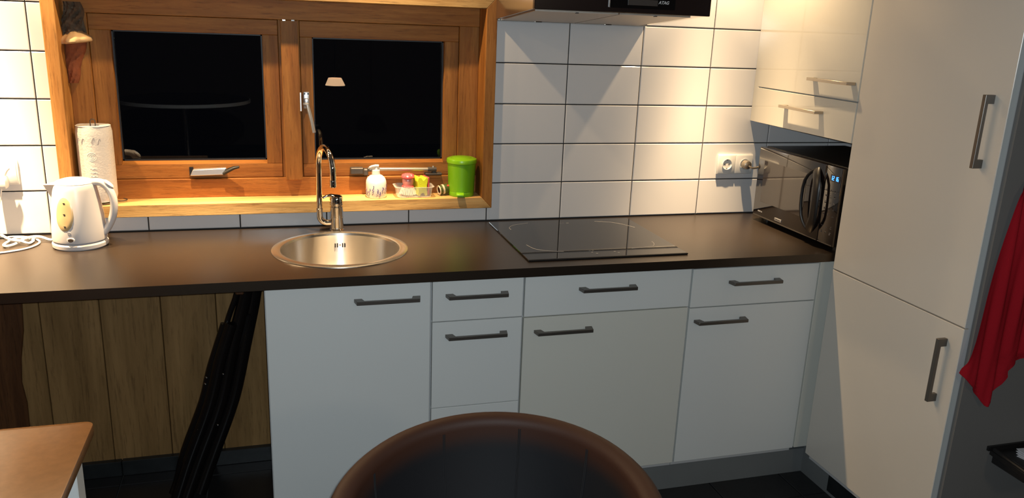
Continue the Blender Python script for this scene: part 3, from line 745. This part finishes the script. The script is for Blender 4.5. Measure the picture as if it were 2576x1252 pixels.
cg = tag(MB().tube(curve_pts([(-1.99, -.030, .004), (-1.94, -.031, .003), (-1.885, -.030, .003), (-1.840, -.060, .003), (-1.811, -.110, .003), (-1.820, -.165, .003), (-1.855, -.205, .003), (-1.92, -.232, .003), (-2.05, -.25, .003)], 8), .0032, 8).build('flat_cable', 'greymark', None, origin=(-1.9, -.1, 0)), 'thin grey cable looped around the white kettle cord', 'cable')

# ------------------------------------------------------------------ paper towel on its holder
PX, PY, SZ = -1.650, 0.040, 0.0973
pr = thing('paper_towel_roll', (PX, PY, SZ), 'white kitchen paper roll on wire holder on the sill', 'paper roll')
def prf(u, v):
    a = 2*PI*u; r = .0555*(1+.022*math.cos(4*a+.6)+.012*math.sin(7*a)) - (.004 if v in (0.0, 1.0) else 0)
    z = .010+.252*v+.002*math.sin(3*a)*(v > .5)
    return (PX+r*math.cos(a), PY-.002+r*math.sin(a), SZ+z)
mb = MB().grid(prf, 48, 14, closed=True)
for z, sgn in ((SZ+.010, 0), (SZ+.262, 1)):
    mb.lathe([(.0205, z), (.0535, z+(.0005 if sgn else 0))], (PX, PY-.002, 0), 40)
mb.lathe([(.0205, SZ+.010), (.0205, SZ+.262)], (PX, PY-.002, 0), 24)
rollo = mb.build('roll', 'paper', pr, smooth=50)
fp = MB(); random.seed(11)
def onroll(ph, z, off=.0006):
    u = (ph % (2*PI))/(2*PI); p = Vector(prf(u, .5)); p.z = SZ+z; n = Vector((math.cos(ph), math.sin(ph), 0)); return p+n*off
for ph0, z0_ in ((-2.05, .215), (-1.45, .218), (-1.12, .214), (-.95, .055), (-2.4, .216)):
    for q in range(4):
        pts = [onroll(ph0+.12*math.cos(a*1.0+q)*random.uniform(.5, 1), z0_+.010*math.sin(a*1.2+q*1.7)) for a in (0, .7, 1.4, 2.1, 2.8)]
        fp.tube(pts, .0005, 5)
tag(fp.build('flower_print', 'paperprint', pr), kind='stuff')
emb = MB()
for rr in (.004, .009, .014): emb.tube([onroll(-1.60+rr/.0555*math.cos(a), .165+rr*math.sin(a), .0002) for a in [2*PI*k/18 for k in range(19)]], .0007, 5)
for z in (.125, .112, .100, .092): emb.tube([onroll(-1.75+.06*k, z+.002*math.sin(k*2), .0002) for k in range(7)], .0007, 5)
tag(emb.build('embossing', 'paper', pr), kind='stuff')
hl = MB().tube([(PX-.008, PY, SZ+.258), (PX-.008, PY, SZ+.276), (PX-.004, PY, SZ+.282), (PX+.003, PY, SZ+.282), (PX+.007, PY, SZ+.276), (PX+.007, PY, SZ+.258)], .0018, 8)
hl.build('wire_loop', 'nickel', pr); hl = MB()
hl.tube([(PX+.050*math.cos(a), PY-.002+.050*math.sin(a), SZ+.003) for a in [2*PI*k/28 for k in range(29)]], .002, 8)
hl.tube(curve_pts([(PX+.040, PY, SZ+.004), (PX+.070, PY-.004, SZ+.004), (PX+.082, PY+.010, SZ+.006), (PX+.070, PY+.020, SZ+.008)], 6), .0018, 8)
hl.build('wire_base', 'nickel', pr)

# ------------------------------------------------------------------ bracket fungus on bark, hung in the window corner
bf = thing('bracket_fungus', (-1.68, .05, .64), 'cream bracket fungus on a bark slab hanging in the window', 'ornament')
random.seed(5)
def rough_col(x0, z_top, z_bot, wt_, wb_, dep, name, m, jag=.006, yb=.080):
    def f(u, v):
        a = PI*u; z = z_top+(z_bot-z_top)*v; ww = wt_+(wb_-wt_)*v
        j = jag*(math.sin(9*a+17*v)+.6*math.sin(23*v+5*a))
        return (x0(v)-ww/2*math.cos(a), yb-(dep*(1-.35*v)+j)*math.sin(a), z)
    mb = MB().grid(f, 16, 22)
    mb.prism([(x0(0)-wt_*.45, z_top), (x0(0)+wt_*.45, z_top), (x0(1)+wb_*.45, z_bot), (x0(1)-wb_*.45, z_bot)], 'xz', yb-.006, yb)
    return mb.build(name, m, bf, smooth=60)
rough_col(lambda v: -1.684+.006*math.sin(v*7)-.004*v, .752, .640, .050, .082, .034, 'bark', 'barkgrey', .009)
rough_col(lambda v: -1.686-.018*v+.003*math.sin(v*9), .626, .494, .070, .030, .028, 'lower_bark', 'barkred', .003)
def shelf(u, v):
    a = PI*u; b_ = v*2*PI
    rx, ry = .051, .070
    rad_ = 1.0
    cx, cy = -rx*math.cos(a)*1.0, -ry*math.sin(a)
    # closed profile around the rim: top slopes down outward, thin lip, flat underside
    k = (.15, .45, .80, .97, 1.0, .95, .60, .15); zz = (.030, .024, .010, .002, -.006, -.010, -.012, -.010)
    i = min(int(v*7+.5), 7)
    wob = 1+.06*math.sin(5*a)+.03*math.sin(11*a)
    return (-1.683+cx*k[i]*wob, .078+cy*k[i]*wob, .634+zz[i]-.006*math.cos(a)*k[i])
MB().grid(shelf, 26, 8).build('bracket', 'fungus', bf, smooth=50)

# ------------------------------------------------------------------ things on the sill
sd = thing('soap_dispenser', (-.716, .036, SZ), 'white lavender patterned soap pump bottle standing on the sill', 'dispenser')
bx, by = -.716, .036
prof = [(0, .0003), (.036, .0003), (.0378, .004), (.0378, .052), (.0365, .062), (.032, .072), (.0235, .080), (.0150, .0835), (.0148, .0860), (0, .0860)]
MB().lathe(prof, (bx, by, SZ), 36).build('bottle', 'soap', sd)
pm = MB().lathe([(0, .085), (.0150, .085), (.0150, .100), (.0135, .1015), (0, .1015)], (bx-.001, by, SZ), 24)
pm.lathe([(0, .1015), (.0068, .1015), (.0068, .113), (0, .113)], (bx, by, SZ), 16)
pm.tube([(bx+.009, by-.002, SZ+.116), (bx-.002, by-.003, SZ+.1165), (bx-.016, by-.006, SZ+.115), (bx-.026, by-.008, SZ+.1115)], [(.0055, .0048), (.0055, .0050), (.0045, .0040), (.0028, .0028)], 12, flat=(0, 1, 0))
pm.tube([(bx-.005, by-.003, SZ+.1035), (bx-.024, by-.006, SZ+.1025)], .0016, 6)
pm.build('pump', 'white', sd)
lav = MB(); sag = MB(); random.seed(21)
def onsoap(ph, z): return Vector((bx+.0380*math.cos(ph), by+.0380*math.sin(ph), SZ+z))
for ph, z0_, z1_ in ((-2.95, .008, .036), (-2.45, .004, .036), (-2.05, .012, .048), (-1.62, .006, .036), (-1.05, .016, .040), (-.75, .014, .036), (-.45, .014, .050), (-2.75, .004, .024), (-1.35, .004, .022)):
    n = 8
    for k in range(n):
        z = z0_+(z1_-z0_)*k/n; p = onsoap(ph+.12*k/n+random.uniform(-.05, .05), z)
        (lav if k > 2 else sag).tube([p, onsoap(ph+.12*k/n+random.uniform(-.10, .10), z+.004)], random.uniform(.0007, .0016), 5)
tag(lav.build('flower_print', 'lav', sd), kind='stuff'); tag(sag.build('stem_print', 'sage', sd), kind='stuff')
# clear tub with brush and sponge
tbx = thing('plastic_tub', (-.577, .036, SZ), 'clear plastic tub holding dish brush and sponge on sill', 'tub')
def rr_(w_, d_, r, z, n=6):
    out = []
    for (cx, cy, a0) in ((w_-r, d_-r, 0), (-w_+r, d_-r, PI/2), (-w_+r, -d_+r, PI), (w_-r, -d_+r, 1.5*PI)):
        for k in range(n+1): out.append((cx+r*math.cos(a0+PI/2*k/n), cy+r*math.sin(a0+PI/2*k/n), z))
    return out
def shell(levels, c_):
    t = bmesh.new(); rings = [[t.verts.new(Vector(p)+Vector(c_)) for p in rr_(*l)] for l in levels]
    for a, b_ in zip(rings, rings[1:]):
        n = len(a)
        for k in range(n): t.faces.new((a[k], a[(k+1) % n], b_[(k+1) % n], b_[k]))
    t.faces.new(rings[0][::-1]); t.faces.new(rings[-1]); bmesh.ops.recalc_face_normals(t, faces=t.faces)
    mb = MB(); mb._merge(t); return mb
TC = (-.577, .036, SZ)
shell([(.059, .038, .016, .0006), (.063, .042, .018, .003), (.068, .0455, .02, .0385), (.074, .0485, .022, .039), (.0745, .049, .022, .041), (.068, .046, .02, .0415), (.0665, .0445, .02, .0395), (.062, .041, .018, .0040), (.058, .037, .016, .0025)], TC).build('tub_wall', 'tub', tbx)
db = thing('dish_brush', (-.601, .036, SZ), 'round dish brush with pink knob in the clear tub', 'brush')
bx2, by2 = -.598, .034
MB().lathe([(0, .0865), (.010, .0862), (.019, .083), (.0245, .077), (.025, .072), (.021, .069), (.0185, .067), (0, .067)], (bx2, by2, SZ), 28).build('knob', 'pink', db)
MB().lathe([(.0195, .067), (.0215, .060), (.0215, .056), (.0185, .044), (.018, .041)], (bx2, by2, SZ), 28).build('reservoir', 'pinkglass', db)
MB().lathe([(0, .042), (.021, .042), (.023, .038), (.0215, .034), (0, .034)], (bx2, by2, SZ), 28).build('collar', 'pink', db)
br = MB(); random.seed(2)
for ring, n, rb, rt2 in ((0, 26, .0195, .031), (1, 20, .0145, .023), (2, 14, .009, .014), (3, 7, .004, .006)):
    for k in range(n):
        a = 2*PI*(k+.5*ring)/n
        br.tube([(bx2+rb*math.cos(a), by2+rb*math.sin(a), SZ+.036), (bx2+rt2*math.cos(a), by2+rt2*math.sin(a), SZ+.008+random.uniform(0, .003))], [.0022, .0027], 6)
tag(br.build('bristles', 'bristle', db), kind='stuff')
ndg = MB()
for k in range(12):
    a = 2*PI*k/12; ndg.tube([(bx2+.017*math.cos(a), by2+.017*math.sin(a), SZ+.0845), (bx2+.0235*math.cos(a), by2+.0235*math.sin(a), SZ+.0785)], .0013, 5)
tag(ndg.build('knob_ribs', 'pink', db), kind='stuff')
sgp = thing('sponge', (-.530, .03, SZ), 'yellow sponge with red scouring side in the clear tub', 'sponge')
spts = [(-.019, 0), (-.012, -.003), (-.006, .006), (0, .009), (.006, .006), (.011, -.003), (.019, 0), (.017, .02), (.0165, .036), (.020, .052), (.020, .064), (.012, .066), (.007, .058), (.001, .056), (-.004, .064), (-.010, .068), (-.019, .066), (-.021, .052), (-.017, .036), (-.017, .02)]
m_ = Matrix.Translation((-.5525, .035, SZ+.0078)) @ Matrix.Rotation(R_(12), 4, 'Z')
MB().prism(spts, 'xz', -.030, .026, .001).xf(m_).build('foam', 'sponge', sgp)
MB().box(.0205, .0275, -.029, .025, .001, .066, .002).xf(m_).build('scour_pad', 'scour', sgp)
# little olive drum lying on its side
og = thing('painted_drum', (-.462, .045, SZ), 'little olive green banded drum lying beside the green bin', 'ornament')
mo = Matrix.Translation((-.480, .036, SZ+.0195)) @ Matrix.Rotation(R_(12), 4, 'Z') @ Matrix.Rotation(R_(82), 4, 'Y')
MB().lathe([(.0165, .002), (.0172, .010), (.0185, .022), (.0190, .034), (.0170, .044), (.0120, .049), (0, .050)], (0, 0, 0), 26).xf(mo).build('drum', 'olive', og)
MB().lathe([(.0115, .001), (.0175, -.001), (.0185, .002), (.0170, .004)], (0, 0, 0), 26).xf(mo).build('end_ring', 'cream', og)
MB().lathe([(0, .004), (.0120, .003)], (0, 0, 0), 26).xf(mo).build('end_face', 'plank_dark', og)
MB().lathe([(.0176, .013), (.0190, .0135), (.0194, .0195), (.0184, .020)], (0, 0, 0), 26).xf(mo).build('band', 'cream', og)
ph = R_(200)
dots = MB()
dots.lathe([(0, .0015), (.0046, .001), (.005, -.002)], (0, 0, 0), 14, mtx=Matrix.Translation((.0186*math.cos(R_(222)), .0186*math.sin(R_(222)), .035)) @ Matrix.Rotation(R_(222), 4, 'Z') @ Matrix.Rotation(PI/2, 4, 'Y'))
dots.xf(mo).build('red_spot', 'redpaint', og)
# green pedal bin
PBX, PBY = -.393, .036
pb = thing('pedal_bin', (PBX, PBY, SZ), 'small lime green pedal bin on the window sill corner', 'bin')
MB().lathe([(0, .0003), (.0475, .0003), (.0482, .003), (.0486, .0175), (.0482, .0182), (.0490, .019), (.0540, .126), (0, .126)], (PBX, PBY, SZ), 44).build('body', 'green', pb)
MB().lathe([(.0545, .124), (.0572, .126), (.0578, .136), (.0560, .1405), (.045, .1450), (.038, .1435), (.030, .1470), (.015, .1490), (0, .1495)], (PBX, PBY, SZ), 44).build('lid', 'greenlid', pb)
m_ = Matrix.Translation((PBX-.014, PBY-.046, SZ)) @ Matrix.Rotation(R_(-10), 4, 'Z')
MB().prism([(.006, .019), (-.004, .018), (-.019, .0125), (-.019, .0095), (-.004, .014), (.006, .014)], 'yz', -.014, .014, .0008).xf(m_).build('pedal', 'greenlid', pb)
MB().box(-.010, .012, -.006, .006, .001, .014, .001).xf(m_).build('pedal_housing', 'green', pb)

# ------------------------------------------------------------------ folded chair under the worktop
fc = thing('folding_chair', (-1.30, -.22, -.9), 'black lacquered folded chair leaning under the worktop', 'chair')
def bar(nm, pts, r, y0, y1, m='black_lacquer'):
    n = len(pts); P = [(x, y0+(y1-y0)*i/(n-1), z) for i, (x, z) in enumerate(pts)]
    return MB().tube(curve_pts(P, 4), r, 16).build(nm, m, fc)
bar('leg', [(-1.152, -.050), (-1.158, -.176), (-1.201, -.37), (-1.247, -.56), (-1.315, -.74), (-1.350, -.83), (-1.374, -.893)], .0245, -.150, -.235)
bar('leg', [(-1.180, -.052), (-1.186, -.176), (-1.240, -.37), (-1.288, -.56), (-1.358, -.74), (-1.392, -.83), (-1.416, -.893)], .0235, -.165, -.250)
bar('frame_bar', [(-1.236, -.280), (-1.278, -.40), (-1.322, -.56), (-1.392, -.74), (-1.424, -.83), (-1.446, -.893)], .0200, -.205, -.255)
bar('frame_bar', [(-1.258, -.288), (-1.312, -.446), (-1.343, -.56), (-1.413, -.74), (-1.440, -.84), (-1.460, -.893)], .0165, -.185, -.225)
bar('strut', [(-1.207, -.110), (-1.216, -.180), (-1.240, -.245), (-1.262, -.310)], .0095, -.185, -.195)
MB().box(-1.219, -1.192, -.205, -.175, -.180, -.125, .004).build('strut_cap', 'plank_dark', fc)
MB().prism([(-1.172, -.25), (-1.225, -.27), (-1.295, -.42), (-1.340, -.56), (-1.41, -.74), (-1.445, -.86), (-1.36, -.86), (-1.32, -.74), (-1.255, -.56), (-1.21, -.40)], 'xz', -.198, -.184, .003).build('seat', 'black_lacquer', fc)
for x, z, y in ((-1.325, -.455, -.231), (-1.272, -.452, -.219), (-1.330, -.478, -.232), (-1.300, -.640, -.222), (-1.362, -.645, -.236)):
    MB().lathe([(0, 0.004), (.003, .003), (.004, 0)], (x, y-.008, z), 10, mtx=RX90).build('rivet', 'chrome', fc)

# ------------------------------------------------------------------ dining table corner
dt = thing('dining_table', (-2.0, -1.75, -.9), 'black topped table with white legs beside the worktop', 'table')
tx1, ty1, tz = -1.488, -1.095, -.160
cr = .02
pts = [(-2.75, ty1)] + [(tx1-cr+cr*math.sin(PI/2*k/6), ty1-cr+cr*math.cos(PI/2*k/6)) for k in range(7)] + [(tx1, -2.30), (-2.75, -2.30)]
MB().prism(pts, 'xy', tz-.026, tz, .002, 2).build('tabletop', 'tabletop', dt)
for lx, ly in ((-1.555, -1.255), (-1.555, -2.18), (-2.70, -1.255), (-2.70, -2.18)):
    MB().box(lx, lx+.057, ly, ly+.057, -.8995, tz-.0265, .002).build('leg', 'front', dt)
for y in (-1.225, -2.16): MB().box(-2.64, -1.556, y, y+.02, tz-.09, tz-.0265).build('apron', 'front', dt)

# ------------------------------------------------------------------ tub chair
cx, cy, Rr, zr, kk, th0 = -.695, -1.654, .330, -.099, .019, .46
tcn = thing('tub_chair', (cx, cy, -.9), 'brown leather tub chair standing before the base cabinets', 'chair')
def cpt(r, th, z): return (cx+r*math.sin(th+th0), cy+r*math.cos(th+th0), z)
TH = 2.15
def zrim(th): return zr-kk*th*th-.04*max(0, abs(th)-1.5)
def rim_f(u, v):
    th = -TH+2*TH*u; zt_ = zrim(th); zb_ = -.52
    # outer wall up, over the rounded rim, down the inside
    prof = [(-.050, zb_), (-.036, zb_+.10), (-.014, -.30), (-.004, -.19)]
    n = 10; rt_ = .023
    prof = [(a, b_) for a, b_ in prof]
    for k in range(n+1):
        a = PI*k/n; prof.append((-rt_+rt_*math.cos(a), zt_-.022+.022*math.sin(a)))
    prof += [(-.0462, zt_-.026)]
    i = min(int(round(v*(len(prof)-1))), len(prof)-1)
    return cpt(Rr+prof[i][0], th, prof[i][1])
MB().grid(rim_f, 61, 16).build('backrest', 'leather', tcn, smooth=60)
def lin_f(u, v):
    th = -TH+2*TH*u; zt_ = zrim(th)-.025
    z = zt_+(-.47-zt_)*v
    return cpt(Rr-.0462-.057*v**1.2+.006*math.sin(PI*v), th, z)
ip = MB().grid(lin_f, 61, 28).build('inner_panel', 'lining_shade', tcn, smooth=60)
at = ip.data.attributes.new('painted_shade', 'FLOAT', 'POINT')  # mask for the shade painted on the inside, below the rim
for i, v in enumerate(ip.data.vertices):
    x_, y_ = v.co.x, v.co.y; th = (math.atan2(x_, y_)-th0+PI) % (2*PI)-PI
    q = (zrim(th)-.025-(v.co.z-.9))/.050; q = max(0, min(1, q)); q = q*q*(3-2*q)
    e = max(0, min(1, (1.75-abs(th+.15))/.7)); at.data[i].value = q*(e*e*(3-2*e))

for th in (-1.28, -.62, -.02, .55, 1.2):
    for d_ in (-.006, .006):
        MB().tube([Vector(lin_f((th+d_+TH)/(2*TH), k/10)) + Vector((-math.sin(th+th0), -math.cos(th+th0), 0))*.0004 for k in range(11)], .0012, 6).build('seam', 'seam', tcn)
MB().lathe([(0, -.52), (.24, -.52), (.262, -.50), (.262, -.455), (.245, -.435), (.12, -.428), (0, -.428)], (cx, cy, 0), 40).build('seat', 'leather', tcn)
MB().lathe([(0, -.53), (.20, -.53), (.20, -.52), (0, -.52)], (cx, cy, 0), 32).lathe([(.028, -.86), (.028, -.53)], (cx, cy, 0), 20).build('pedestal', 'chrome', tcn)
MB().lathe([(0, -.8995), (.215, -.8995), (.215, -.892), (.05, -.872), (.028, -.86)], (cx, cy, 0), 40).build('foot_plate', 'chrome', tcn)

# ------------------------------------------------------------------ red towel, hook, wall shelf with papers
hk = thing('wall_hook', (.925, -1.25, .40), 'small metal hook on the grey wall above the red towel', 'hook')
MB().box(.912, .938, -1.2475, -1.2425, .37, .43, .001).build('plate', 'alu', hk)
MB().tube(curve_pts([(.925, -1.247, .385), (.925, -1.275, .375), (.925, -1.290, .388), (.925, -1.290, .402)], 5), .004, 8).build('prong', 'alu', hk)
zs = [(.385, .885, .945), (.34, .857, .985), (.20, .842, 1.03), (.0, .822, 1.06), (-.12, .805, 1.06), (-.142, .801, .998), (-.160, .793, .962), (-.177, .789, .947), (-.198, .812, .952), (-.24, .853, .922), (-.283, .891, .897)]
def tw(u, v):
    f = v*(len(zs)-1); i = min(int(f), len(zs)-2); q = f-i
    z = zs[i][0]+(zs[i+1][0]-zs[i][0])*q; xl = zs[i][1]+(zs[i+1][1]-zs[i][1])*q; xr_ = zs[i][2]+(zs[i+1][2]-zs[i][2])*q
    x = xl+(xr_-xl)*u
    return x, z
def tw_front(u, v):
    x, z = tw(u, v); return (x, -1.262-.007*math.sin(x*95+z*6)-.003*math.sin(x*190), z)
def tw_back(u, v):
    x, z = tw(u, v); return (x, -1.258-.007*math.sin(x*95+z*6)-.003*math.sin(x*190)+.002, z)
mb = MB(); mb.grid(tw_front, 40, 34); mb.grid(tw_back, 40, 34)
tag(mb.build('hand_towel', 'towel', None, smooth=60, origin=(.92, -1.26, .38)), 'red cloth hanging from the hook on the grey wall', 'towel')
ws = thing('wall_shelf', (1.1, -1.32, -.47), 'small black shelf on the grey wall below the red cloth', 'shelf')
mb = MB().prism([(.972, -1.2425), (1.40, -1.2425), (1.40, -1.50), (1.00, -1.50), (.955, -1.385)], 'xy', -.462, -.446, .001)
mb.build('board', 'black', ws)
MB().box(.958, 1.40, -1.250, -1.2425, -.446, -.432).build('back_lip', 'black', ws)
MB().tube([(.974, -1.255, -.440), (.958, -1.385, -.440), (1.00, -1.50, -.440)], .006, 8).build('side_lip', 'black', ws)
MB().box(.985, 1.02, -1.36, -1.2425, -.492, -.462, .003).build('bracket', 'black', ws)
pp = thing('paper_stack', (1.1, -1.36, -.446), 'white papers lying on the black wall shelf', 'papers')
for k in range(4):
    m_ = Matrix.Translation((1.128+.003*k, -1.330-.002*k, -.4445+.0022*k)) @ Matrix.Rotation(R_(12-6*k), 4, 'Z')
    MB().box(-.100, .100, -.058, .058, -.0008, .0008).xf(m_).build('sheet', 'page', pp, smooth=0)

# ------------------------------------------------------------------ the room behind, seen mirrored in the panes
lp = thing('pendant_lamp', (-.47, -5.2, .10), 'lit warm lampshade mirrored in the right window pane', 'lamp')
MB().lathe([(.062, .130), (.095, .058), (.098, .058), (.065, .130)], (-.47, -5.2, 0), 28).build('shade', 'shade', lp)
MB().tube([(-.47, -5.2, CEIL-.001), (-.47, -5.2, .14)], .004, 6).build('cable', 'black', lp)
rt_ = thing('round_table', (-1.95, -5.9, -.9), 'round pale edged table mirrored in the left window pane', 'table')
MB().lathe([(0, -.190), (.62, -.190), (.64, -.180), (.64, -.158), (0, -.157)], (-1.95, -5.9, 0), 48).build('tabletop', 'blackgloss', rt_)
MB().lathe([(.640, -.192), (.650, -.190), (.650, -.160), (.640, -.157)], (-1.95, -5.9, 0), 48).build('edge_band', 'white', rt_)
MB().lathe([(0, -.8995), (.26, -.8995), (.26, -.885), (.04, -.86), (.035, -.192)], (-1.95, -5.9, 0), 32).build('pedestal', 'chrome', rt_)
